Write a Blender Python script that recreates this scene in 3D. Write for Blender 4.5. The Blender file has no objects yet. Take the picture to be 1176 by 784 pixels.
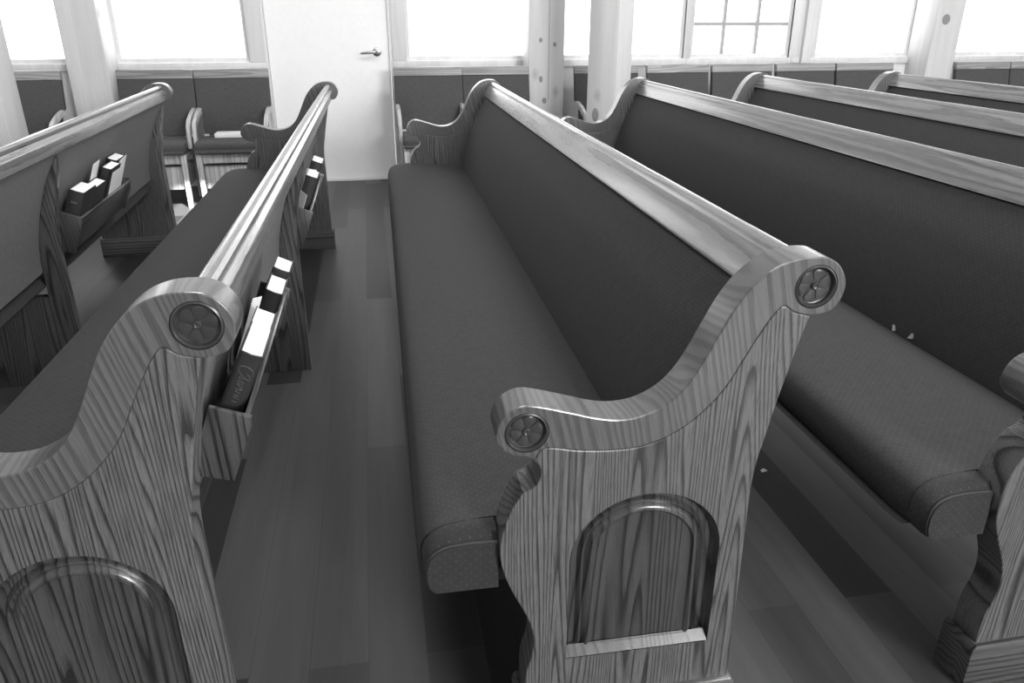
import bpy, bmesh, math, random
from mathutils import Vector, Matrix
random.seed(7)
scene = bpy.context.scene
COL = scene.collection
PI = math.pi

# ------------------------------------------------------------------ helpers
def link(name, mesh, mat=None, parent=None):
    o = bpy.data.objects.new(name, mesh)
    COL.objects.link(o)
    if mat:
        mesh.materials.clear(); mesh.materials.append(mat)
    if parent: o.parent = parent
    return o

def from_bm(name, bm, mat=None, parent=None, smooth=None):
    bmesh.ops.recalc_face_normals(bm, faces=bm.faces[:])
    me = bpy.data.meshes.new(name)
    bm.to_mesh(me); bm.free()
    if smooth is not None:
        for p in me.polygons: p.use_smooth = True
        me.set_sharp_from_angle(angle=math.radians(smooth))
    return link(name, me, mat, parent)

def thing(name, label, cat, loc=(0, 0, 0), rz=0.0, group=None):
    o = bpy.data.objects.new(name, None)
    COL.objects.link(o)
    o.location = loc; o.rotation_euler = (0, 0, rz); o.empty_display_size = .1
    o['label'] = label; o['category'] = cat
    if group: o['group'] = group
    return o

def tag(o, label, cat, group=None):
    o['label'] = label; o['category'] = cat
    if group: o['group'] = group
    return o

def struct(o):
    o['kind'] = 'structure'
    return o

def copy_tree(o, parent=None):
    c = o.copy(); COL.objects.link(c)
    if parent: c.parent = parent
    for ch in list(o.children): copy_tree(ch, c)
    return c

def add_box(bm, x0, x1, y0, y1, z0, z1, bev=0.0, mat=None):
    r = bmesh.ops.create_cube(bm, size=1.0)
    vs = r['verts']
    bmesh.ops.scale(bm, vec=(x1-x0, y1-y0, z1-z0), verts=vs)
    bmesh.ops.translate(bm, vec=((x0+x1)/2, (y0+y1)/2, (z0+z1)/2), verts=vs)
    if mat is not None: bmesh.ops.transform(bm, matrix=mat, verts=vs)
    if bev > 0:
        es = list({e for v in vs for e in v.link_edges})
        bmesh.ops.bevel(bm, geom=es, offset=bev, segments=2, affect='EDGES', profile=.5)

def box(name, x0, x1, y0, y1, z0, z1, mat, parent=None, bev=.003):
    bm = bmesh.new(); add_box(bm, x0, x1, y0, y1, z0, z1, bev)
    return from_bm(name, bm, mat, parent, 40)

def spline(pts, n=5, closed=False):
    """Catmull-Rom through the points."""
    out = []; N = len(pts)
    rng = range(N if closed else N-1)
    for i in rng:
        g = (lambda k: pts[k % N]) if closed else (lambda k: pts[max(0, min(N-1, k))])
        a, b, c, d = g(i-1), g(i), g(i+1), g(i+2)
        for k in range(n):
            t = k/n
            out.append(tuple(.5*((2*b[j]) + (c[j]-a[j])*t + (2*a[j]-5*b[j]+4*c[j]-d[j])*t*t + (3*b[j]-a[j]-3*c[j]+d[j])*t**3) for j in range(2)))
    if not closed: out.append(tuple(pts[-1]))
    return out

def prism_xz(bm, poly, y0, y1, bev=0.0, seg=2):
    """polygon in (x,z) extruded from y0 to y1, rim edges bevelled."""
    vs = [bm.verts.new((x, y0, z)) for x, z in poly]
    ws = [bm.verts.new((x, y1, z)) for x, z in poly]
    n = len(poly)
    f0 = bm.faces.new(vs); f1 = bm.faces.new(ws[::-1])
    for i in range(n):
        bm.faces.new((vs[i], ws[i], ws[(i+1) % n], vs[(i+1) % n]))
    bmesh.ops.recalc_face_normals(bm, faces=bm.faces[:])
    if bev > 0:
        es = list(f0.edges)+list(f1.edges)
        bmesh.ops.bevel(bm, geom=es, offset=bev, segments=seg, affect='EDGES', profile=.5, clamp_overlap=True)

def sweep_y(bm, sections, ys, closed=True, caps=True):
    """sections: list of (x,z) lists, one per y station. Writes UVs in metres (arc, y)."""
    uvl = bm.loops.layers.uv.verify()
    rows = [[bm.verts.new((x, y, z)) for x, z in s] for s, y in zip(sections, ys)]
    n = len(rows[0])
    arc = [0]
    s0 = sections[0]
    for i in range(1, n+1):
        a, b = s0[i-1], s0[i % n]
        arc.append(arc[-1]+math.hypot(a[0]-b[0], a[1]-b[1]))
    for j in range(len(rows)-1):
        for i in range(n if closed else n-1):
            k = (i+1) % n
            f = bm.faces.new((rows[j][i], rows[j][k], rows[j+1][k], rows[j+1][i]))
            for lp, uv in zip(f.loops, ((arc[i], ys[j]), (arc[i+1], ys[j]), (arc[i+1], ys[j+1]), (arc[i], ys[j+1]))):
                lp[uvl].uv = uv
    if closed and caps:
        for row in (rows[0], rows[-1]):
            f = bm.faces.new(row)
            for lp in f.loops: lp[uvl].uv = (lp.vert.co.x, lp.vert.co.z)

def add_tube(bm, pts, r, seg=8, closed=False):
    pts = [Vector(p) for p in pts]; n = len(pts); rings = []
    up = None
    for i, p in enumerate(pts):
        if closed: d = (pts[(i+1) % n]-pts[i-1])
        else: d = pts[min(n-1, i+1)]-pts[max(0, i-1)]
        d.normalize()
        if up is None: up = Vector((0, 0, 1)) if abs(d.z) < .9 else Vector((1, 0, 0))
        s = d.cross(up).normalized(); u = s.cross(d).normalized(); up = u
        rr = r[i] if isinstance(r, (list, tuple)) else r
        rings.append([bm.verts.new(p+(s*math.cos(a)+u*math.sin(a))*rr) for a in [2*PI*k/seg for k in range(seg)]])
    for i in range(n if closed else n-1):
        A, B = rings[i], rings[(i+1) % n]
        for k in range(seg): bm.faces.new((A[k], A[(k+1) % seg], B[(k+1) % seg], B[k]))
    if not closed:
        bm.faces.new(rings[0]); bm.faces.new(rings[-1][::-1])

def lathe_y(bm, prof, cx, cz, y0, sgn=1, seg=32):
    """prof: (r, depth) pairs, revolved about the y axis through (cx,cz); depth goes along sgn*y."""
    rings = []
    for r, d in prof:
        if r < 1e-6: rings.append([bm.verts.new((cx, y0+sgn*d, cz))])
        else: rings.append([bm.verts.new((cx+r*math.cos(2*PI*k/seg), y0+sgn*d, cz+r*math.sin(2*PI*k/seg))) for k in range(seg)])
    for A, B in zip(rings, rings[1:]):
        for k in range(seg):
            if len(A) == 1: bm.faces.new((A[0], B[k], B[(k+1) % seg]))
            elif len(B) == 1: bm.faces.new((A[k], B[0], A[(k+1) % seg]))
            else: bm.faces.new((A[k], B[k], B[(k+1) % seg], A[(k+1) % seg]))

# ------------------------------------------------------------------ materials (all grey: the photograph is black and white)
class NT:
    def __init__(self, name):
        self.m = bpy.data.materials.new(name); self.m.use_nodes = True
        self.t = self.m.node_tree; self.n = self.t.nodes; self.l = self.t.links
        self.n.clear()
        self.out = self.n.new('ShaderNodeOutputMaterial')
        self.b = self.n.new('ShaderNodeBsdfPrincipled')
        self.l.new(self.b.outputs[0], self.out.inputs[0])
    def node(self, kind, **kw):
        x = self.n.new(kind)
        for k, v in kw.items():
            if hasattr(x, k): setattr(x, k, v)
            else: x.inputs[k].default_value = v
        return x
    def link(self, a, b): self.l.new(a, b)
    def coords(self, kind='Object', scale=(1, 1, 1), rot=(0, 0, 0), rand=0.0, loc=(0, 0, 0)):
        tc = self.node('ShaderNodeTexCoord')
        mp = self.node('ShaderNodeMapping')
        mp.inputs['Scale'].default_value = scale; mp.inputs['Rotation'].default_value = rot; mp.inputs['Location'].default_value = loc
        src = tc.outputs[kind]
        if rand:
            oi = self.node('ShaderNodeObjectInfo')
            ml = self.node('ShaderNodeVectorMath', operation='SCALE')
            cb = self.node('ShaderNodeCombineXYZ')
            self.link(oi.outputs['Random'], cb.inputs[0]); self.link(oi.outputs['Random'], cb.inputs[1]); self.link(oi.outputs['Random'], cb.inputs[2])
            self.link(cb.outputs[0], ml.inputs[0]); ml.inputs['Scale'].default_value = rand
            ad = self.node('ShaderNodeVectorMath', operation='ADD')
            self.link(src, ad.inputs[0]); self.link(ml.outputs[0], ad.inputs[1]); src = ad.outputs[0]
        self.link(src, mp.inputs[0])
        return mp.outputs[0]
    def noise(self, vec, scale, detail=4, rough=.55, dist=0.0):
        x = self.node('ShaderNodeTexNoise'); x.inputs['Scale'].default_value = scale; x.inputs['Detail'].default_value = detail
        x.inputs['Roughness'].default_value = rough; x.inputs['Distortion'].default_value = dist
        self.link(vec, x.inputs['Vector']); return x.outputs['Fac']
    def ramp(self, fac, stops):
        x = self.node('ShaderNodeValToRGB'); e = x.color_ramp.elements
        while len(e) < len(stops): e.new(.5)
        for s, (p, c) in zip(e, stops):
            s.position = p; s.color = (c, c, c, 1)
        self.link(fac, x.inputs[0]); return x.outputs[0]
    def math(self, op, a, b=None, c=None):
        x = self.node('ShaderNodeMath', operation=op)
        for i, v in enumerate((a, b, c)):
            if v is None: continue
            if hasattr(v, 'links') or not isinstance(v, (int, float)): self.link(v, x.inputs[i])
            else: x.inputs[i].default_value = v
        return x.outputs[0]
    def mul(self, a, b):
        x = self.node('ShaderNodeMix', data_type='RGBA', blend_type='MULTIPLY'); x.inputs[0].default_value = 1
        for v, i in ((a, 6), (b, 7)):
            if isinstance(v, (int, float)): x.inputs[i].default_value = (v, v, v, 1)
            else: self.link(v, x.inputs[i])
        return x.outputs[2]
    def bump(self, h, strength, dist=.001):
        x = self.node('ShaderNodeBump'); x.inputs['Strength'].default_value = strength; x.inputs['Distance'].default_value = dist
        self.link(h, x.inputs['Height']); self.link(x.outputs[0], self.b.inputs['Normal'])
    def set(self, color=None, rough=None, **kw):
        if color is not None:
            if isinstance(color, (int, float)): self.b.inputs['Base Color'].default_value = (color, color, color, 1)
            else: self.link(color, self.b.inputs['Base Color'])
        if rough is not None:
            if isinstance(rough, (int, float)): self.b.inputs['Roughness'].default_value = rough
            else: self.link(rough, self.b.inputs['Roughness'])
        for k, v in kw.items(): self.b.inputs[k].default_value = v
        return self.m

def wood(name, axis, lo, hi, rough=.35, freq=95, pore=.45, rand=3.1, coat=.0, warp=.06, tilt=0.0, dark=.26):
    """oak: fine dark growth lines that open into cathedrals, with short pores, running along the axis."""
    k = NT(name)
    st = {'x': (.055, 1, 1), 'y': (1, .055, 1), 'z': (1, .22, .055)}[axis]
    fine = {'x': (.022, 1, 1), 'y': (1, .022, 1), 'z': (1, 1, .022)}[axis]
    base = k.coords(rot=(0, tilt, 0), rand=rand)
    def sc(f):
        mp = k.node('ShaderNodeMapping'); mp.inputs['Scale'].default_value = f; k.link(base, mp.inputs[0]); return mp.outputs[0]
    v, vf = sc(st), sc(fine)
    big = k.noise(v, 9.0, 2, .45)
    sp = k.node('ShaderNodeSeparateXYZ'); k.link(v, sp.inputs[0])
    cr = sp.outputs[{'x': 2, 'y': 0, 'z': 0}[axis]]
    cr2 = sp.outputs[{'x': 1, 'y': 2, 'z': 1}[axis]]
    wig = k.noise(sc(tuple(c*.6 for c in st)), 70, 2, .5)
    pos = k.math('ADD', k.math('ADD', k.math('MULTIPLY', cr, .75), k.math('MULTIPLY', cr2, .35)), k.math('ADD', k.math('MULTIPLY', big, warp*4), k.math('MULTIPLY', wig, .003)))
    saw = k.math('FRACT', k.math('MULTIPLY', pos, freq))
    jag = k.noise(vf, 420, 3, .7)
    line = k.math('ADD', saw, k.math('MULTIPLY', k.math('SUBTRACT', jag, .5), .5))
    c1 = k.ramp(line, [(.0, .45), (.10, 1.0), (.52, .97), (.74, .66), (.90, dark)])
    c2 = k.ramp(k.noise(vf, 700, 3, .75), [(.40, 1-pore), (.50, 1.0)])
    c3 = k.ramp(k.noise(v, 4.2, 3), [(.3, lo), (.72, hi)])
    k.bump(jag, .08, .0005)
    return k.set(k.mul(k.mul(c1, c2), c3), rough, **{'Coat Weight': coat, 'Coat Roughness': .15})

def fabric(name, lo, hi, dots=.0):
    k = NT(name)
    v = k.coords()
    weave = k.noise(k.coords(scale=(1, 1, 1)), 900, 2, .6)
    mott = k.noise(v, 60, 4, .6)
    c = k.mul(k.ramp(weave, [(.3, .78), (.7, 1.12)]), k.ramp(mott, [(.3, lo), (.7, hi)]))
    if dots:
        # woven pin-dot pattern laid out on a diagonal grid in cushion metres
        tc = k.node('ShaderNodeTexCoord'); sp = k.node('ShaderNodeSeparateXYZ'); k.link(tc.outputs['UV'], sp.inputs[0])
        s = 1/.0115
        a = k.math('MULTIPLY', k.math('ADD', sp.outputs[0], sp.outputs[1]), s*.707)
        b = k.math('MULTIPLY', k.math('SUBTRACT', sp.outputs[0], sp.outputs[1]), s*.707)
        fa = k.math('SUBTRACT', k.math('FRACT', a), .5); fb = k.math('SUBTRACT', k.math('FRACT', b), .5)
        d = k.math('SQRT', k.math('ADD', k.math('MULTIPLY', fa, fa), k.math('MULTIPLY', fb, fb)))
        dot = k.math('LESS_THAN', d, .085)
        mx = k.node('ShaderNodeMix', data_type='RGBA'); k.link(dot, mx.inputs[0]); k.link(c, mx.inputs[6]); mx.inputs[7].default_value = (dots, dots, dots, 1)
        c = mx.outputs[2]
    k.bump(weave, .35, .0008)
    return k.set(c, .85, **{'Sheen Weight': .04, 'Sheen Roughness': .5, 'Specular IOR Level': .25})

def pine(name, lo, hi, knots=True):
    k = NT(name)
    v = k.coords(scale=(1, 1, .07), rand=5.0)
    g = k.ramp(k.noise(v, 22, 4, .6, .4), [(.3, .88), (.65, 1.0)])
    c = k.mul(g, k.ramp(k.noise(v, 3, 2), [(.3, lo), (.7, hi)]))
    if knots:
        vo = k.node('ShaderNodeTexVoronoi'); vo.inputs['Scale'].default_value = 2.6
        k.link(k.coords(scale=(1.5, 1.5, .95), rand=5.0), vo.inputs['Vector'])
        c = k.mul(c, k.ramp(vo.outputs['Distance'], [(.04, .30), (.075, .55), (.10, .80), (.16, 1.0)]))
    return k.set(c, .5)

def plain(name, c, rough=.5, **kw):
    k = NT(name)
    n = k.noise(k.coords(), 30, 3)
    return k.set(k.mul(k.ramp(n, [(.3, .97), (.7, 1.0)]), c), rough, **kw)

M = {}
M['oak_v'] = wood('oak vertical grain', 'z', .115, .16, .36, 150, .5, coat=.12, warp=.05)
M['oak_x'] = wood('oak plinth grain', 'x', .085, .12, .36, 70, .35, coat=.12, warp=.03)
M['oak_band'] = wood('oak sloping grain', 'z', .10, .14, .28, 110, .25, coat=.25, tilt=math.radians(14), dark=.66, warp=.03)
M['oak_rail'] = wood('oak rail grain', 'y', .17, .25, .24, 50, .2, coat=.35, dark=.66, warp=.05)
M['oak_rack'] = wood('oak rack grain', 'y', .06, .085, .28, 80, .3, coat=.2)
M['oak_dark'] = wood('oak support grain', 'z', .075, .11, .33, 90, .35, coat=.15)
M['oak_panel'] = wood('oak arched panel', 'z', .06, .09, .28, 75, .35, coat=.25, warp=.07)
M['oak_carve'] = plain('dark carved oak', .042, .30)
M['pew_fabric'] = fabric('pew fabric', .029, .037, .075)
M['pew_fabric_lit'] = fabric('pew fabric side-lit', .12, .15)  # same cloth as the seat; light from the right is painted in as paler colour
M['piping'] = plain('piping', .045, .8)
M['chair_fabric'] = fabric('chair fabric', .062, .082)
M['chair_wood'] = wood('chair wood', 'x', .26, .34, .4, 40, .12, dark=.7)
M['chair_wood_z'] = wood('chair wood upright', 'z', .50, .64, .4, 40, .12, dark=.7)
M['pine'] = pine('pine post', .56, .70)
M['knot'] = plain('pine knot', .22, .5)
M['muntin'] = plain('muntin wood', .36, .5)
M['trim'] = pine('pine trim', .62, .74, False)
M['wall'] = plain('painted wall', .78, .6)
M['white_paint'] = plain('white ceiling paint', .80, .7)
M['door'] = plain('door paint', .87, .5)
M['metal'] = plain('brushed metal', .5, .3, Metallic=1.0)
M['book_dark'] = plain('dark book cloth', .030, .5)
M['book_black'] = plain('black leather', .012, .4)
M['book_mid'] = plain('grey book cloth', .12, .5)
M['book_pale'] = plain('pale book cover', .55, .5)
M['paper'] = plain('paper', .88, .8)
M['gilt'] = plain('pale stamped foil', .10, .4)
M['plate'] = plain('pale spine plate', .55, .5)
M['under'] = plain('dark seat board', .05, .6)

def floor_mat():
    k = NT('floor planks')
    tc = k.node('ShaderNodeTexCoord'); mp = k.node('ShaderNodeMapping')
    mp.inputs['Rotation'].default_value = (0, 0, -PI/2); mp.inputs['Location'].default_value = (0.35, .70+.118*40, 0)
    # planks run along y: brick rows are counted along x
    sp = k.node('ShaderNodeSeparateXYZ'); k.link(tc.outputs['Object'], sp.inputs[0])
    cb = k.node('ShaderNodeCombineXYZ')
    k.link(k.math('ADD', sp.outputs[1], 20.0), cb.inputs[0]); k.link(k.math('ADD', sp.outputs[0], .70+.118*60), cb.inputs[1])
    br = k.node('ShaderNodeTexBrick'); br.offset = .37; br.offset_frequency = 2; br.squash = 1
    br.inputs['Scale'].default_value = 1; br.inputs['Brick Width'].default_value = 1.35; br.inputs['Row Height'].default_value = .118
    br.inputs['Mortar Size'].default_value = .0009; br.inputs['Mortar Smooth'].default_value = .1; br.inputs['Bias'].default_value = 0
    br.inputs['Color1'].default_value = (.026, .026, .026, 1); br.inputs['Color2'].default_value = (.086, .086, .086, 1); br.inputs['Mortar'].default_value = (.05, .05, .05, 1)
    k.link(cb.outputs[0], br.inputs['Vector'])
    v = k.coords(scale=(1, .06, 1))
    g = k.ramp(k.noise(v, 26, 5, .6, .5), [(.25, .80), (.75, 1.1)])
    c = k.mul(br.outputs['Color'], g)
    h = k.math('MULTIPLY', br.outputs['Fac'], -1.0)
    k.bump(h, .3, .001)
    return k.set(c, .38, **{'Specular IOR Level': .25})
M['floor'] = floor_mat()

def glass_mat():
    k = NT('window glass')
    tr = k.node('ShaderNodeBsdfTransparent'); gl = k.node('ShaderNodeBsdfGlossy'); gl.inputs['Roughness'].default_value = .03
    mx = k.node('ShaderNodeMixShader'); mx.inputs[0].default_value = .06
    k.link(tr.outputs[0], mx.inputs[1]); k.link(gl.outputs[0], mx.inputs[2]); k.link(mx.outputs[0], k.out.inputs[0])
    return k.m
M['glass'] = glass_mat()

# ------------------------------------------------------------------ room
X0R, X1R, Y0R, YW, ZC = -5.2, 6.2, -6.6, 5.29, 4.3
WT = .16
def room_box(name, *a, mat='wall'):
    return struct(box(name, *a, M[mat], None, 0))
room_box('floor', X0R-.2, X1R+.2, Y0R-.2, YW+WT, -.12, 0, mat='floor')
BEAM_GAP = (.21, .47, -.44, .19)          # unseen ceiling opening, added to shape the sun beam
bm = bmesh.new()
for a in ((X0R-.2, X1R+.2, Y0R-.2, BEAM_GAP[2]), (X0R-.2, X1R+.2, BEAM_GAP[3], YW+WT), (X0R-.2, BEAM_GAP[0], BEAM_GAP[2], BEAM_GAP[3]), (BEAM_GAP[1], X1R+.2, BEAM_GAP[2], BEAM_GAP[3])):
    add_box(bm, a[0], a[1], a[2], a[3], ZC, ZC+.02)
struct(from_bm('ceiling', bm, M['white_paint']))

def wall_with_holes(name, axis, c0, c1, u0, u1, holes, mat='wall'):
    """wall slab between c0..c1 across, u0..u1 along, rectangular holes (ua,ub,za,zb)."""
    bm = bmesh.new()
    def add(ua, ub, za, zb):
        if ub-ua < 1e-4 or zb-za < 1e-4: return
        if axis == 'x': add_box(bm, ua, ub, c0, c1, za, zb)
        else: add_box(bm, c0, c1, ua, ub, za, zb)
    cur = u0
    for ua, ub, za, zb in sorted(holes):
        add(cur, ua, 0, ZC); add(ua, ub, 0, za); add(ua, ub, zb, ZC); cur = ub
    add(cur, u1, 0, ZC)
    return struct(from_bm(name, bm, M[mat]))
ZH = 2.02
wins = [(-4.6, -2.68), (-2.395, -1.475), (-.325, .62), (.86, 1.90), (1.955, 2.825), (3.05, 3.93), (4.14, 5.6)]
door_hole = (-1.345, -.445, 0.0, 2.06)
ZS = .9
wall_with_holes('wall_back', 'x', YW, YW+WT, X0R, X1R, [(a, b, ZS, ZH) for a, b in wins]+[door_hole])
side = [(-3.4, -1.2, .95, 3.2), (-.9, 1.7, .95, 3.2)]
wall_with_holes('wall_right', 'y', X1R, X1R+WT, Y0R, YW, side)
wall_with_holes('wall_left', 'y', X0R-WT, X0R, Y0R, YW, [])
front = []
wall_with_holes('wall_front', 'x', Y0R-WT, Y0R, X0R, X1R, front)

def window(i, a, b, za=ZS, zb=ZH, muntins=None):
    fr = .028
    bm = bmesh.new()
    y0, y1 = YW+.02, YW+.075
    add_box(bm, a, b, y0, y1, za, za+fr); add_box(bm, a, b, y0, y1, zb-fr, zb)
    add_box(bm, a, a+fr, y0, y1, za+fr, zb-fr); add_box(bm, b-fr, b, y0, y1, za+fr, zb-fr)
    w = struct(from_bm('window_%d' % i, bm, M['trim']))
    if muntins:
        bm = bmesh.new()
        nx, zs = muntins
        for k in range(1, nx):
            x = a+(b-a)*k/nx; add_box(bm, x-.012, x+.012, y0+.01, y1-.01, za+fr, zb-fr)
        for z in zs: add_box(bm, a+fr, b-fr, y0+.012, y1-.012, z-.012, z+.012)
        from_bm('muntin_grid', bm, M['muntin'], w)
    box('window_pane', a+fr*.5, b-fr*.5, YW+.045, YW+.049, za+fr*.5, zb-fr*.5, M['glass'], w, 0)
    return w
for i, (a, b) in enumerate(wins):
    window(i+1, a, b, muntins=(3, [1.155, 1.44, 1.72]) if i == 4 else None)

def trim_piece(i, *a): return struct(box('trim_%d' % i, *a, M['trim'], None, .003))
# apron and stool boards under the windows, casings beside them
spans = [(-4.7, -2.66), (-2.40, -1.36), (-.43, .72), (.72, 1.92), (2.86, 3.99), (4.10, 5.7)]
n = 1
for a, b in spans:
    trim_piece(n, a, b, YW-.022, YW+.02, .845, .898); n += 1
for a, b in [(-1.475, -1.365), (-.43, -.325), (1.90, 1.955), (2.825, 2.93), (2.965, 3.05)]:
    trim_piece(n, a, b, YW-.02, YW+.02, .899 if b < 1.5 else .86, ZH+.05); n += 1
trim_piece(n, 2.915, 2.985, YW-.06, YW-.001, .0, 2.4); n += 1
trim_piece(n, 1.925, 2.83, YW-.022, YW+.02, .85, .899); n += 1
# door
bm = bmesh.new(); add_box(bm, -1.342, -.448, YW+.03, YW+.075, .012, 2.055, .003)
door = struct(from_bm('door_1', bm, M['door']))
h = bmesh.new(); lathe_y(h, [(0, .012), (.024, .012), (.031, .008), (.033, 0)], -.545, .962, YW+.03, -1, 28)
from_bm('door_rose', h, M['metal'], door, 40)
h = bmesh.new(); add_tube(h, [(-.545, YW+.02, .962), (-.545, YW-.02, .962), (-.552, YW-.03, .962), (-.58, YW-.032, .962), (-.63, YW-.030, .958), (-.665, YW-.024, .955)], [.011, .011, .0105, .010, .009, .007], 12)
from_bm('door_handle', h, M['metal'], door, 50)
for a in ((-1.372, -1.343, YW-.012, YW+.03, 0, 2.09), (-.447, -.418, YW-.012, YW+.03, 0, 2.09), (-1.372, -.418, YW-.012, YW+.03, 2.06, 2.09), (-1.345, -.445, YW-.01, YW+.12, 0, .012)):
    trim_piece(n, *a); n += 1
# timber posts: two engaged on each side of windows, two free-standing further in
def post(label, x, y, w, d, rz=0.0):
    bm = bmesh.new(); add_box(bm, -w/2, w/2, -d/2, d/2, 0, ZC, .008)
    o = from_bm('timber_post', bm, M['pine'], None, 40)
    o.location = (x, y, 0); o.rotation_euler = (0, 0, rz)
    return tag(o, label, 'post', 'timber posts')
def knot(p, x, y, z, rx, rz_, name='knot'):
    bm = bmesh.new(); lathe_y(bm, [(rx, .0), (rx*.95, .0012), (rx*.5, .0014), (0, .001)], 0, 0, 0, -1, 20)
    bmesh.ops.scale(bm, vec=(1, 1, rz_/rx), verts=bm.verts[:])
    o = from_bm(name, bm, M['knot'], p, 40); o.matrix_parent_inverse = Matrix.Identity(4); o.location = (x, y, z)
post('pine post on the back wall between the two windows left of the door', -2.52, 5.155, .26, .266)
p3 = post('knotty pine post on the wall right of the door, with a long crack', .71, 5.155, .272, .266)
p5 = post('pine post on the back wall at far right, big dark knot near the top', 4.045, 5.155, .25, .266)
post('free-standing pine post at the left edge of the photo, before the wall', -2.88, 4.3, .26, .26)
p4 = post('free-standing pine post turned cornerwise, knot low on its left face', 0.997, 4.335, .22, .22, math.radians(-44))

for x, z, a, b in ((.662, 1.048, .013, .017), (.770, 1.017, .013, .016), (.667, .771, .014, .024), (.697, .615, .017, .022)):
    knot(p3, x-.71, -.1331, z, a, b)
box('drying_crack', .014, .018, -.1335, -.130, .62, 2.4, M['knot'], p3, 0)
knot(p5, 4.015-4.045, -.1331, 1.19, .036, .040)
knot(p4, -.037, -.1103, .59, .026, .045)
# ------------------------------------------------------------------ pew
T, L = .0635, 3.412
UP = [(-.472, .646), (-.468, .661), (-.457, .678), (-.440, .688), (-.423, .6905), (-.398, .685), (-.355, .672), (-.320, .661), (-.285, .655), (-.247, .659), (-.211, .676), (-.184, .703), (-.163, .738), (-.145, .776), (-.126, .815), (-.110, .840), (-.094, .859), (-.076, .875), (-.057, .886), (-.033, .893), (-.009, .8945), (.012, .892), (.030, .882), (.042, .866), (.047, .848), (.043, .827), (.033, .812), (.018, .806), (-.002, .804)]
JOINT = [(-.002, .804), (-.028, .811), (-.046, .822), (-.062, .806), (-.080, .776), (-.099, .739), (-.118, .702), (-.142, .669), (-.178, .636), (-.22, .613), (-.27, .603), (-.34, .607), (-.396, .617), (-.414, .598)]
NOSE = [(-.414, .598), (-.427, .6045), (-.446, .608), (-.462, .620), (-.471, .634), (-.472, .646)]
BACK = [(-.002, .804), (-.011, .769), (-.031, .678), (-.044, .606), (-.053, .555), (-.056, .500), (-.055, .44), (-.053, .30), (-.050, .10)]
FRONT = [(-.426, .10), (-.424, .17), (-.415, .205), (-.411, .235), (-.414, .267), (-.425, .302), (-.447, .351), (-.462, .394), (-.467, .436), (-.461, .477), (-.447, .515), (-.431, .541)]
NECK = [(-.431, .541), (-.4185, .546), (-.4085, .556), (-.404, .570), (-.406, .585), (-.414, .598)]
joint = spline(JOINT, 4)
band_poly = spline(NOSE, 4)[:-1] + spline(UP, 4)[:-1] + joint[:-1]
body_poly = [p for p in joint[::-1]][:-1] + spline(BACK, 3) + spline(FRONT, 4)[:-1] + spline(NECK, 5)[:-1]

ACX = -.226
def arch(ins, zb_extra=0.0, npts=20):
    """arched outline inset by ins, counter-clockwise in (x,z)."""
    hw, zb, zs, rise = .128-ins, .194+ins+zb_extra, .398, .120-ins
    pts = [(ACX-hw, zb), (ACX+hw, zb)]
    for k in range(npts+1):
        a = PI*k/npts
        pts.append((ACX+hw*math.cos(a), zs+rise*math.sin(a)))
    return pts

def apply_bool(o, cutters):
    for c in cutters:
        m = o.modifiers.new('cut', 'BOOLEAN'); m.object = c; m.operation = 'DIFFERENCE'; m.solver = 'EXACT'
    bpy.context.view_layer.update()
    dg = bpy.context.evaluated_depsgraph_get()
    me = bpy.data.meshes.new_from_object(o.evaluated_get(dg))
    o.modifiers.clear(); o.data = me
    for c in cutters: bpy.data.objects.remove(c, do_unlink=True)
    for p in me.polygons: p.use_smooth = True
    me.set_sharp_from_angle(angle=math.radians(20))

RT = (0.0, .849, .0335)   # top rosette: x, z, radius
RA = (-.426, .6455, .0335)
def cyl_cut(x, z, r, d):
    bm = bmesh.new()
    poly = [(x+r*math.cos(2*PI*k/40), z+r*math.sin(2*PI*k/40)) for k in range(40)]
    prism_xz(bm, poly, -.01, d); return from_bm('cutter', bm)

bm = bmesh.new(); prism_xz(bm, body_poly, 0, T, .0022)
body0 = from_bm('end_panel', bm, M['oak_v'])
bm = bmesh.new(); prism_xz(bm, arch(0), -.01, .0215); cut = from_bm('cutter', bm)
apply_bool(body0, [cut])
bm = bmesh.new(); prism_xz(bm, band_poly, 0, T, .0022)
band0 = from_bm('scroll_arm', bm, M['oak_band'])
apply_bool(band0, [cyl_cut(RT[0], RT[1], RT[2], .0075), cyl_cut(RA[0], RA[1], RA[2], .0075)])

# raised panel inside the arch: nested outlines
rings = [(0.0005, .0005), (.003, .009), (.009, .0138), (.017, .0138), (.0205, .0105), (.0235, .0088), (.0262, .0105), (.0285, .0118), (.032, .0092), (.036, .0075), (.040, .0072), (.044, .0098), (.047, .0100)]
bm = bmesh.new(); prev = None
for ins, d in rings:
    pts = arch(ins)
    d *= 1.5
    zb = .1945+1.35*min(d, .0132)
    pts = [(pts[0][0], zb), (pts[1][0], zb)]+pts[2:]
    row = [bm.verts.new((x, d, z)) for x, z in pts]
    if prev:
        for i in range(len(row)):
            j = (i+1) % len(row); bm.faces.new((prev[i], prev[j], row[j], row[i]))
    prev = row
bm.faces.new(prev)
for f in bm.faces: f.normal_update()
arch0 = from_bm('arched_panel', bm, M['oak_panel'], None, 28)

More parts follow.
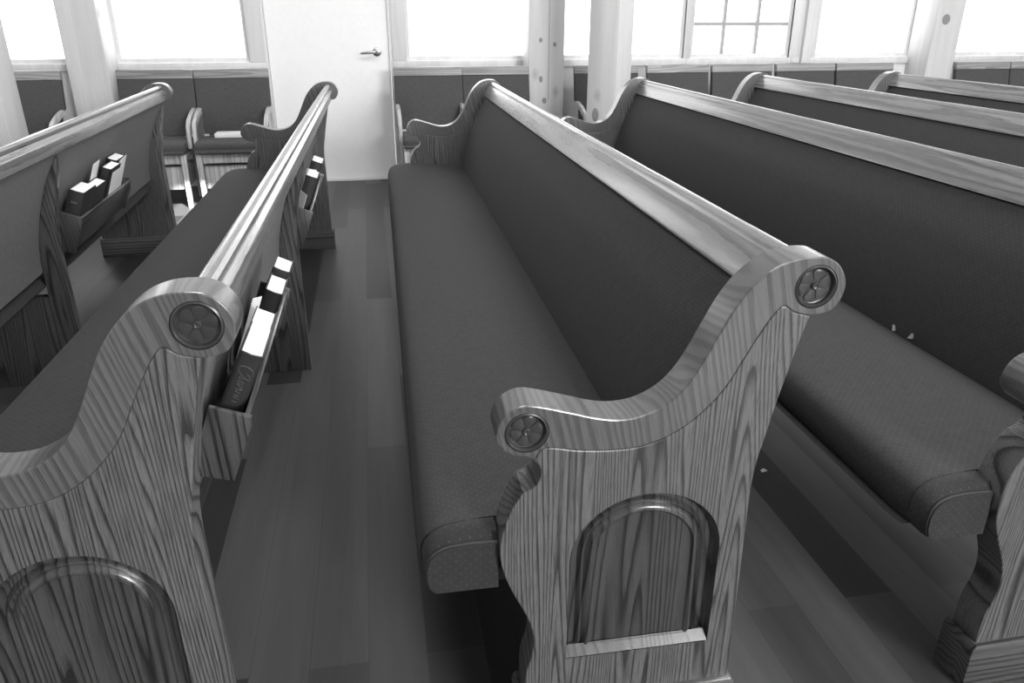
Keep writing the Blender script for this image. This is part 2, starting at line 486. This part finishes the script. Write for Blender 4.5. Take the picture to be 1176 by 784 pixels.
def make_rosette(x, z, r):
    bm = bmesh.new()
    lathe_y(bm, [(r*.995, .0065), (r*.97, .0005), (r*.90, -.0008), (r*.84, .0012), (r*.81, .0062), (r*.76, .0068), (r*.3, .0060), (.0, .0050)], x, z, 0, 1, 40)
    for k in range(6):                     # petals: pointed raised leaves with a rib
        a = PI*2*k/6+.26
        ca, sa = math.cos(a), math.sin(a)
        P = []
        for rr, ww in ((.17, .04), (.32, .16), (.48, .26), (.62, .29), (.72, .17), (.765, .0)):
            P.append((rr*r, ww*r))
        cen = [bm.verts.new((x+ca*a_, .0040 if 0 < i < 5 else .0054, z+sa*a_)) for i, (a_, w) in enumerate(P)]
        lf = [bm.verts.new((x+ca*a_-sa*w, .0050, z+sa*a_+ca*w)) for a_, w in P]
        rt = [bm.verts.new((x+ca*a_+sa*w, .0050, z+sa*a_-ca*w)) for a_, w in P]
        for i in range(len(P)-1):
            bm.faces.new((lf[i], lf[i+1], cen[i+1], cen[i])); bm.faces.new((cen[i], cen[i+1], rt[i+1], rt[i]))
    lathe_y(bm, [(r*.17, .006), (r*.165, .0025), (r*.12, .0012), (r*.07, .0022), (0, .0022)], x, z, 0, 1, 18)
    bmesh.ops.remove_doubles(bm, verts=bm.verts[:], dist=1e-6)
    return from_bm('rosette', bm, M['oak_carve'], None, 35)
ros_t, ros_a = make_rosette(*RT), make_rosette(*RA)

bm = bmesh.new()
sec = [(-.437, 0), (-.437, .094), (-.434, .101), (-.430, .105), (-.046, .105), (-.042, .101), (-.039, .094), (-.039, 0)]
prism_xz(bm, sec, -.010, T+.010, .003)
plinth0 = from_bm('plinth', bm, M['oak_x'], None, 40)

def mirror_mesh(o, name):
    me = o.data.copy()
    for v in me.vertices: v.co.y = L-v.co.y
    me.flip_normals()
    n_ = bpy.data.objects.new(name, me); COL.objects.link(n_); return n_

pew0 = thing('church_pew', 'upholstered oak pew in the middle, its carved end with an arched panel facing the viewer', 'pew', group='church pews')
def assemble_end(objs):
    body, band, ar, rt_, ra_, pl = objs
    body.parent = pew0
    for o in (ar, pl): o.parent = body
    band.parent = pew0
    for o in (rt_, ra_): o.parent = band
first = (body0, band0, arch0, ros_t, ros_a, plinth0)
second = tuple(mirror_mesh(o, o.name.split('.')[0]) for o in first)
assemble_end(first); assemble_end(second)

# seat cushion
SEAT = [(-.560, .352), (-.580, .356), (-.590, .378), (-.593, .402), (-.588, .424), (-.576, .441), (-.552, .453), (-.50, .460), (-.43, .462), (-.36, .459), (-.28, .452), (-.21, .443), (-.155, .430), (-.150, .395), (-.16, .352)]
def shrink(s, k, cx=-.37, cz=.405): return [(cx+(x-cx)*(1-k*.25), cz+(z-cz)*(1-k)) for x, z in s]
bm = bmesh.new()
ya, yb = T+.001, L-T-.001
ys = [ya, ya+.006, ya+.02, ya+.05]+[ya+.05+(yb-ya-.1)*k/24 for k in range(1, 24)]+[yb-.05, yb-.02, yb-.006, yb]
secs = []
seat_s = spline(SEAT, 3, True)
for y in ys:
    d = min(y-ya, yb-y)
    secs.append(shrink(seat_s, .055*max(0, 1-d/.05)**2))
sweep_y(bm, secs, ys)
seat = from_bm('seat_cushion', bm, M['pew_fabric'], pew0, 50)
# nose of the cushion wrapping in front of each end
NOSE_S = [(-.468, .353), (-.572, .353), (-.582, .362), (-.587, .380), (-.588, .404), (-.583, .424), (-.570, .438), (-.548, .4495), (-.51, .4555), (-.468, .456)]
CAP = [(-.468, .355), (-.569, .355), (-.577, .362), (-.582, .380), (-.582, .402), (-.577, .420), (-.565, .433), (-.545, .441), (-.51, .444), (-.468, .4425)]
for y0, y1, yc in ((.019, T+.002, .013), (L-.019, L-T-.002, L-.013)):
    bm = bmesh.new()
    sweep_y(bm, [CAP, NOSE_S, NOSE_S], [y0, y0+(y1-y0)*.2, y1])
    nz = from_bm('cushion_nose', bm, M['pew_fabric'], seat, 50)
    bm = bmesh.new()
    sweep_y(bm, [CAP, CAP], [yc, y0])
    from_bm('end_cap', bm, M['pew_fabric'], nz, 40)
    bm = bmesh.new()
    add_tube(bm, [(x, y0-.001 if y0 < 1 else y0+.001, z) for x, z in spline(CAP[2:], 3)], .0022, 6)
    from_bm('piping', bm, M['piping'], nz, 60)
# board under the seat
box('seat_board', -.545, -.17, T, L-T, .325, .3515, M['under'], pew0, .002)
# upholstered back
BF = [(-.046, .808), (-.066, .772), (-.099, .712), (-.122, .655), (-.141, .598), (-.155, .545), (-.164, .500), (-.170, .455), (-.172, .41)]
front_c = spline(BF, 3)
rear_c = [(x+.026, z) for x, z in front_c]
bm = bmesh.new()
bs = front_c+rear_c[::-1]
ysb = [ya+.001, ya+.012, ya+.05]+[ya+.05+(yb-ya-.1)*k/16 for k in range(1, 16)]+[yb-.05, yb-.012, yb-.001]
secb = []
for y in ysb:
    d = min(y-ya, yb-y); k = max(0, 1-d/.05)**2
    secb.append([(x+.010*k if i < len(front_c) else x, z) for i, (x, z) in enumerate(bs)])
sweep_y(bm, secb, ysb)
from_bm('back_cushion', bm, M['pew_fabric'], pew0, 45)
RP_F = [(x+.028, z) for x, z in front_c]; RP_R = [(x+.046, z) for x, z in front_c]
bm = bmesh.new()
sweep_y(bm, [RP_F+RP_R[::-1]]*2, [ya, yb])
from_bm('back_panel', bm, M['pew_fabric_lit'], pew0, 45)
# top rail
RAIL = [(-.050, .8135), (-.049, .818), (-.0255, .8635), (-.021, .867), (-.0195, .870), (-.018, .876), (-.012, .882), (-.003, .8845), (.006, .882), (.011, .876), (.0105, .869), (.008, .863), (.010, .858), (.0165, .853), (.0185, .847), (.0145, .812), (.011, .809), (-.046, .811)]
bm = bmesh.new()
sweep_y(bm, [RAIL]*2, [T-.001, L-T+.001])
from_bm('top_rail', bm, M['oak_rail'], pew0, 34)
# support in the middle of the length
SUP = [(-.002, .800), (-.016, .735), (-.034, .665), (-.047, .60), (-.056, .545), (-.060, .49), (-.060, .0), (-.42, .0), (-.42, .10), (-.47, .323), (-.127, .323), (-.124, .45), (-.118, .50), (-.095, .60), (-.053, .712), (-.018, .775)]
bm = bmesh.new(); prism_xz(bm, SUP, 1.706, 1.746, .003)
from_bm('center_support', bm, M['oak_dark'], pew0, 40)
# book racks on the rear of the back, tilted with it
TILT = math.atan2(.385, 1)
def rack_frame(y):            # local: u = out from the back, v = up the slope
    return Matrix.Translation((-.060, y, .445)) @ Matrix.Rotation(TILT, 4, 'Y')
def rack(y0, y1):
    R = rack_frame(0)
    bm = bmesh.new(); add_box(bm, -.0075, .0025, y0+.012, y1-.012, .004, .122, .002)
    bmesh.ops.transform(bm, matrix=R, verts=bm.verts[:])
    r = from_bm('book_rack', bm, M['oak_rack'], pew0, 40)
    bm = bmesh.new(); add_box(bm, -.070, -.0076, y0+.012, y1-.012, .004, .014, .001)
    bmesh.ops.transform(bm, matrix=R, verts=bm.verts[:]); from_bm('rack_floor', bm, M['oak_rack'], r, 40)
    for ya_ in (y0, y1-.012):
        bm = bmesh.new()
        poly = [(-.068, -.012), (.008, -.006), (.010, .122), (.006, .129), (-.068, .129)]
        prism_xz(bm, poly, ya_, ya_+.0118, .002)
        bmesh.ops.transform(bm, matrix=R, verts=bm.verts[:]); from_bm('rack_end', bm, M['oak_dark'], r, 40)
RACKS = [(.285, .985), (1.83, 2.55)]
for a, b in RACKS: rack(a, b)

PEWS = [
    ('0', -.8559, -.003, -.0070, 'oak pew left of the middle one, hymnals in its near back rack'),
    ('m', -1.5758, .0475, .0293, 'leftmost oak pew, seen from behind with a full book rack on its back'),
    ('2', .8794, -.0122, -.0057, 'oak pew just right of the middle one, cushion corner at lower right'),
    ('3', 1.7274, .2622, -.0073, 'second oak pew to the right of the middle one, only its upper back showing'),
    ('4', 2.6415, .2261, .0026, 'rightmost oak pew, just a top rail before the pine post at far right'),
]
pose = {'1': (0, 0, -.0119)}
pew0.rotation_euler.z = -.0119
for key, x, y, th, lab in PEWS:
    c = copy_tree(pew0); c.location = (x, y, 0); c.rotation_euler = (0, 0, th); c['label'] = lab
    pose[key] = (x, y, th)

def in_pew(key):
    x, y, th = pose[key]
    return Matrix.Translation((x, y, 0)) @ Matrix.Rotation(th, 4, 'Z')

# ------------------------------------------------------------------ books and papers in the racks
def book(label, key, y, w, h, t, cover, name='hymnal', u=-.0100, marks=None, lean=0.0, cat='book', group=None):
    """spine toward -y; leans on the sloping back. y = spine position in pew coordinates."""
    m = in_pew(key) @ rack_frame(y)
    o = thing(name, label, cat, group=group)
    o.matrix_world = m @ Matrix.Translation((u, 0, .0145)) @ Matrix.Rotation(lean, 4, 'Y') @ Matrix.Translation((-t, 0, 0))
    c = .0025
    # cover: two boards and a rounded spine, one folded sheet
    sec = [(0, w), (0, .006), (t*.12, .0015), (t*.5, -.0015), (t*.88, .0015), (t, .006), (t, w), (t-c, w), (t-c, .008), (t*.5, .003), (c, .008), (c, w)]
    bm = bmesh.new()
    lo = [bm.verts.new((a, b, 0)) for a, b in sec]; hi = [bm.verts.new((a, b, h)) for a, b in sec]
    k = len(sec)
    bm.faces.new(lo[::-1]); bm.faces.new(hi)
    for i in range(k): bm.faces.new((lo[i], lo[(i+1) % k], hi[(i+1) % k], hi[i]))
    from_bm('cover', bm, M[cover], o, 30)
    box('page_block', c+.0003, t-c-.0003, .0085, w-.004, .003, h-.003, M['paper'], o, 0)
    if marks == 'script':      # pale script lettering stamped down the spine
        strokes = [[(.62, .80), (.80, .765), (.72, .74), (.40, .775), (.22, .815), (.25, .86), (.55, .87), (.82, .835), (.86, .79)],
                   [(.55, .735), (.35, .75), (.40, .72), (.62, .70), (.30, .70)], [(.62, .675), (.36, .68), (.5, .655), (.62, .65)],
                   [(.36, .62), (.66, .63), (.40, .60), (.62, .585)], [(.38, .56), (.60, .555), (.40, .535), (.62, .525)], [(.40, .49), (.6, .485)]]
        bm = bmesh.new()
        for s in strokes:
            add_tube(bm, [(t*a, -.0012+.004*abs(a-.5), h*b) for a, b in spline(s, 4)], .0006, 5)
        from_bm('spine_lettering', bm, M['gilt'], o, 60)
    elif marks == 'plates':
        for z0, z1, a, b in ((.66, .74, .25, .75), (.48, .58, .2, .8), (.34, .42, .25, .75)):
            bm = bmesh.new(); add_box(bm, t*a, t*b, -.0022, .001, h*z0, h*z1, .0015); from_bm('spine_label', bm, M['plate'], o, 40)
    elif marks == 'dots':
        bm = bmesh.new(); add_box(bm, t*.3, t*.7, -.002, .001, h*.76, h*.80, .001); from_bm('spine_label', bm, M['gilt'], o, 40)
    return o
def sheet(label, key, y, w, h, u, rot, tilt, name='paper_slip', group='papers in the book racks', th=.0012):
    bm = bmesh.new(); add_box(bm, 0, th, 0, w, 0, h)
    o = from_bm(name, bm, M['paper'])
    o.matrix_world = in_pew(key) @ rack_frame(y) @ Matrix.Translation((u, 0, .016)) @ Matrix.Rotation(rot, 4, 'Z') @ Matrix.Rotation(tilt, 4, 'X')
    return tag(o, label, 'paper', group)
G = 'books in the pew racks'
book('thick dark hymnal with script lettering on its spine, nearest in the rack', '0', .362, .150, .194, .042, 'book_dark', u=-.0190, lean=math.radians(4.5), marks='script', group=G)
book('white-edged book directly behind the script-lettered hymnal', '0', .518, .135, .172, .044, 'book_dark', u=-.0190, lean=math.radians(4.5), group=G)
book('dark book with pale spine labels, third in the rack beside the aisle', '0', .722, .120, .188, .040, 'book_black', u=-.0190, lean=math.radians(4.5), marks='plates', group=G)
book('farthest white-edged book of the rack beside the aisle', '0', .868, .104, .194, .042, 'book_dark', u=-.0190, lean=math.radians(4.5), group=G)
sheet('white card leaning between the books of the rack beside the aisle', '0', .672, .030, .180, -.062, -.55, .0)
book('dark hymnal nearest in the rack of the leftmost pew', 'm', 1.865, .150, .192, .050, 'book_dark', marks='dots', group=G)
book('thin dark book standing second in the leftmost pew rack', 'm', 2.03, .135, .180, .038, 'book_dark', group=G)
book('black book with pale spine plates and a light front cover in the leftmost rack', 'm', 2.20, .150, .215, .036, 'book_black', marks='plates', group=G)
book('black book at the back of the leftmost rack, behind loose papers', 'm', 2.36, .145, .215, .040, 'book_black', u=-.03, group=G)
sheet('white card sticking up behind the thin book in the leftmost rack', 'm', 2.10, .10, .240, -.0515, .04, .0)
sheet('pale leaflet on the black spine-plated book in the leftmost rack', 'm', 2.235, .150, .195, -.0094, .0, .0)
sheet('slanting white paper at the far end of the leftmost rack', 'm', 2.40, .100, .215, -.022, .0, .10)
book('nearer of two white-edged books in the far rack of the aisle pew', '0', 1.98, .145, .205, .045, 'book_dark', group=G)
book('farther of two white-edged books in the far rack of the aisle pew', '0', 2.24, .145, .215, .045, 'book_dark', group=G)
sheet("white slip before the nearer book in the aisle pew's far rack", '0', 1.90, .055, .15, -.030, .5, .0)
sheet("white slip between the two books in the aisle pew's far rack", '0', 2.150, .045, .195, -.060, -.9, .0)

# loose scraps
def scrap(label, pts, loc, rz=0):
    bm = bmesh.new(); lo = [bm.verts.new((x, y, z)) for x, y, z in pts]; hi = [bm.verts.new((x, y-.0008, z+.0012)) for x, y, z in pts]
    k = len(pts); bm.faces.new(lo[::-1]); bm.faces.new(hi)
    for i in range(k): bm.faces.new((lo[i], lo[(i+1) % k], hi[(i+1) % k], hi[i]))
    o = from_bm('paper_scrap', bm, M['paper']); o.location = loc; o.rotation_euler.z = rz
    return tag(o, label, 'paper scrap')
scrap('upper of two tiny white paper corners in the seat crease of the right pew', [(-.006, 0, -.004), (.006, .003, -.006), (.002, .003, .008), (-.006, .002, .013)], (.700, .700, .452))
scrap('lower of two tiny white paper corners in the seat crease of the right pew', [(-.012, 0, .000), (.010, .003, -.006), (.006, .003, .008), (.000, .002, .012)], (.706, .640, .452))
scrap('small white scrap lying on the floor behind the middle pew end', [(0, 0, 0), (.018, .003, .002), (.010, .014, .004), (-.002, .008, .003)], (.419, .761, .002))

# ------------------------------------------------------------------ wall chairs
def make_chair():
    t = thing('armchair', '', 'chair', group='armchairs along the back wall')
    cw, cz = M['chair_wood'], M['chair_wood_z']
    W = .252
    # back: fabric slab, slightly reclined, origin y=0 at the back top front plane
    S = .10
    bm = bmesh.new()
    outline = [(-W, .809), (-W, .62), (-W+.03, .585), (-W+.03, .43), (W-.03, .43), (W-.03, .585), (W, .62), (W, .809)]
    prism_xz(bm, outline, 0, .045, .008, 3)
    for v in bm.verts: v.co.y += -(.86-v.co.z)*.22
    from_bm('backrest', bm, M['chair_fabric'], t, 45)
    bm = bmesh.new()
    prism_xz(bm, [(-W, .8095), (W, .8095), (W, .862), (W-.006, .868), (-W+.006, .868), (-W, .862)], -.004, .048, .003)
    for v in bm.verts: v.co.y += -(.86-v.co.z)*.22
    from_bm('top_rail', bm, cw, t, 40)
    # seat
    bm = bmesh.new()
    prof = spline([(-.472, .358), (-.486, .385), (-.482, .412), (-.455, .428), (-.38, .435), (-.25, .432), (-.105, .425), (-.10, .36)], 4, True)
    uvl = bm.loops.layers.uv.verify()
    xs = [-.222, -.218, -.20, -.1, 0, .1, .20, .218, .222]; rows = []
    for x in xs:
        k = .85 if abs(x) > .22 else (.96 if abs(x) > .21 else 1)
        rows.append([bm.verts.new((x, -.29+(y+.29)*(k*.1+.9), .40+(z-.40)*k)) for y, z in prof])
    nn = len(prof)
    for A, B in zip(rows, rows[1:]):
        for i in range(nn): bm.faces.new((A[i], A[(i+1) % nn], B[(i+1) % nn], B[i]))
    bm.faces.new(rows[0]); bm.faces.new(rows[-1][::-1])
    from_bm('seat', bm, M['chair_fabric'], t, 45)
    box('front_apron', -.185, .185, -.470, -.450, .295, .356, cz, t, .003)
    box('book_box', -.185, .185, -.440, -.08, .12, .275, cz, t, .003)
    for s in (-1, 1):
        bm = bmesh.new()   # front leg, slightly tapered
        add_box(bm, s*.205-.019, s*.205+.019, -.478, -.44, 0, .357, .004)
        for v in bm.verts:
            if v.co.z < .1: v.co.x = s*.205+(v.co.x-s*.205)*.75
        from_bm('leg', bm, cz, t, 40)
        bm = bmesh.new()
        add_box(bm, s*.205-.018, s*.205+.018, -.10, -.06, 0, .44, .004)
        from_bm('leg', bm, cz, t, 40)
        bm = bmesh.new()   # arm: slopes forward from the back and drops to the seat frame
        poly = [(-.035, .605), (-.06, .617), (-.11, .612), (-.20, .590), (-.29, .560), (-.335, .525), (-.35, .47), (-.352, .376), (-.315, .376), (-.312, .46), (-.29, .515), (-.20, .548), (-.10, .572), (-.035, .572)]
        pts = poly
        vs = [bm.verts.new((s*.236-.0135, y, z)) for y, z in pts]; ws = [bm.verts.new((s*.236+.0135, y, z)) for y, z in pts]
        f0 = bm.faces.new(vs); f1 = bm.faces.new(ws[::-1])
        for i in range(len(pts)): bm.faces.new((vs[i], ws[i], ws[(i+1) % len(pts)], vs[(i+1) % len(pts)]))
        bmesh.ops.recalc_face_normals(bm, faces=bm.faces[:])
        bmesh.ops.bevel(bm, geom=list(f0.edges)+list(f1.edges), offset=.004, segments=2, affect='EDGES')
        from_bm('arm', bm, cz, t, 40)
        box('side_rail', s*.205-.012, s*.205+.012, -.44, -.10, .32, .357, cz, t, .003)
    return t
ch0 = make_chair()
CH = [(-2.947, 'wooden armchair standing between the two leftmost pine posts'),
      (-2.086, 'armchair just right of the second pine post from the left'),
      (-1.576, 'armchair left of the door with a white book on its seat'),
      (-.187, 'armchair immediately right of the door, seat end showing past the pew arm'),
      (.318, 'armchair second from the door on its right, touching the cracked pine post'),
      (1.175, 'armchair mostly hidden behind the free-standing cornerwise pine post'),
      (1.752, 'armchair under the left half of the window with small panes'),
      (2.285, 'armchair under the right half of the window with small panes'),
      (2.828, 'armchair right of the paned window, under the window edge trim'),
      (3.349, 'armchair left of the far right pine post with the dark knot'),
      (4.432, 'armchair just right of the far right pine post'),
      (4.945, 'armchair at the far right edge of the photo')]
for i, (x, lab) in enumerate(CH):
    c = ch0 if i == 0 else copy_tree(ch0)
    c.location = (x, 5.0, 0); c['label'] = lab
# white book on the seat of the third chair
o = thing('songbook', 'white book lying flat on the armchair seat left of the door', 'book', (-1.70, 4.735, .434))
box('cover', 0, .19, 0, .13, 0, .028, M['paper'], o, .002)
box('spine', .1905, .215, .0, .13, .002, .027, M['book_pale'], o, .003)

# ------------------------------------------------------------------ outside, seen through the paned window
bm = bmesh.new(); add_box(bm, 2.93, 3.03, 6.3, 6.4, -.1, 1.35, .005); add_box(bm, 2.91, 3.05, 6.28, 6.42, 1.35, 1.40, .005)
tag(from_bm('outside_post', bm, M['pine'], None, 40), 'grey porch post outside, seen through the paned window', 'post')

# ------------------------------------------------------------------ light
w = bpy.data.worlds.new('daylight'); scene.world = w; w.use_nodes = True
bg = w.node_tree.nodes['Background']; bg.inputs[0].default_value = (1, 1, 1, 1); bg.inputs[1].default_value = 3.0

def area(name, loc, rot, sx, sy, power, portal=False):
    d = bpy.data.lights.new(name, 'AREA'); d.shape = 'RECTANGLE'; d.size = sx; d.size_y = sy; d.energy = power
    o = bpy.data.objects.new(name, d); COL.objects.link(o); o.location = loc; o.rotation_euler = rot
    if portal: d.cycles.is_portal = True
    return o
for i, (a, b) in enumerate(wins):
    area('back_window_light', ((a+b)/2, YW+.14, (ZS+ZH)/2), (-PI/2, 0, 0), b-a, ZH-ZS, 0, True)
for a, b, za, zb in side:
    area('side_window_light', (X1R+.14, (a+b)/2, (za+zb)/2), (0, PI/2, 0), zb-za, b-a, 0, True)
for a, b, za, zb in front:
    area('front_window_light', ((a+b)/2, Y0R-.14, (za+zb)/2), (PI/2, 0, 0), b-a, zb-za, 0, True)
for x, y, p in ((2.0, .4, 130), (-.8, 1.4, 60)):
    area('overhead_fill', (x, y, ZC-.03), (0, 0, 0), 1.4, .8, p)  # added fill from above, no real fixture
area('front_fill', (2.6, Y0R+.12, 2.4), Vector((-.22, 1, -.14)).to_track_quat('-Z', 'Y').to_euler(), 2.4, 1.2, 510)  # added frontal fill behind the camera, stands for no real lamp
s = bpy.data.lights.new('sun', 'SUN'); s.energy = 26; s.angle = .012
so = bpy.data.objects.new('sun', s); COL.objects.link(so)
so.rotation_euler = Vector((-.36, .72, -.69)).to_track_quat('-Z', 'Y').to_euler()

# ------------------------------------------------------------------ camera
cam = bpy.data.cameras.new('camera'); co = bpy.data.objects.new('camera', cam); COL.objects.link(co)
cam.sensor_fit = 'HORIZONTAL'; cam.sensor_width = 36.0; cam.lens = 875.23/1176*36; cam.clip_start = .02
pi_, ya_, ro_ = math.radians(23.0906), math.radians(10.1082), math.radians(.0358)
fw = Vector((math.sin(ya_)*math.cos(pi_), math.cos(ya_)*math.cos(pi_), -math.sin(pi_)))
r = Vector((math.cos(ya_), -math.sin(ya_), 0)); u = r.cross(fw)
r2 = r*math.cos(ro_)+u*math.sin(ro_); u2 = u*math.cos(ro_)-r*math.sin(ro_)
m = Matrix((r2, u2, -fw)).transposed().to_4x4(); m.translation = Vector((-.6196, -.9561, 1.2102))
co.matrix_world = m
scene.camera = co

scene.view_settings.view_transform = 'Standard'; scene.view_settings.look = 'None'
scene.view_settings.gamma = 1.0; scene.view_settings.use_curve_mapping = False
scene.view_settings.exposure = 0.47
scene.cycles.use_denoising = True
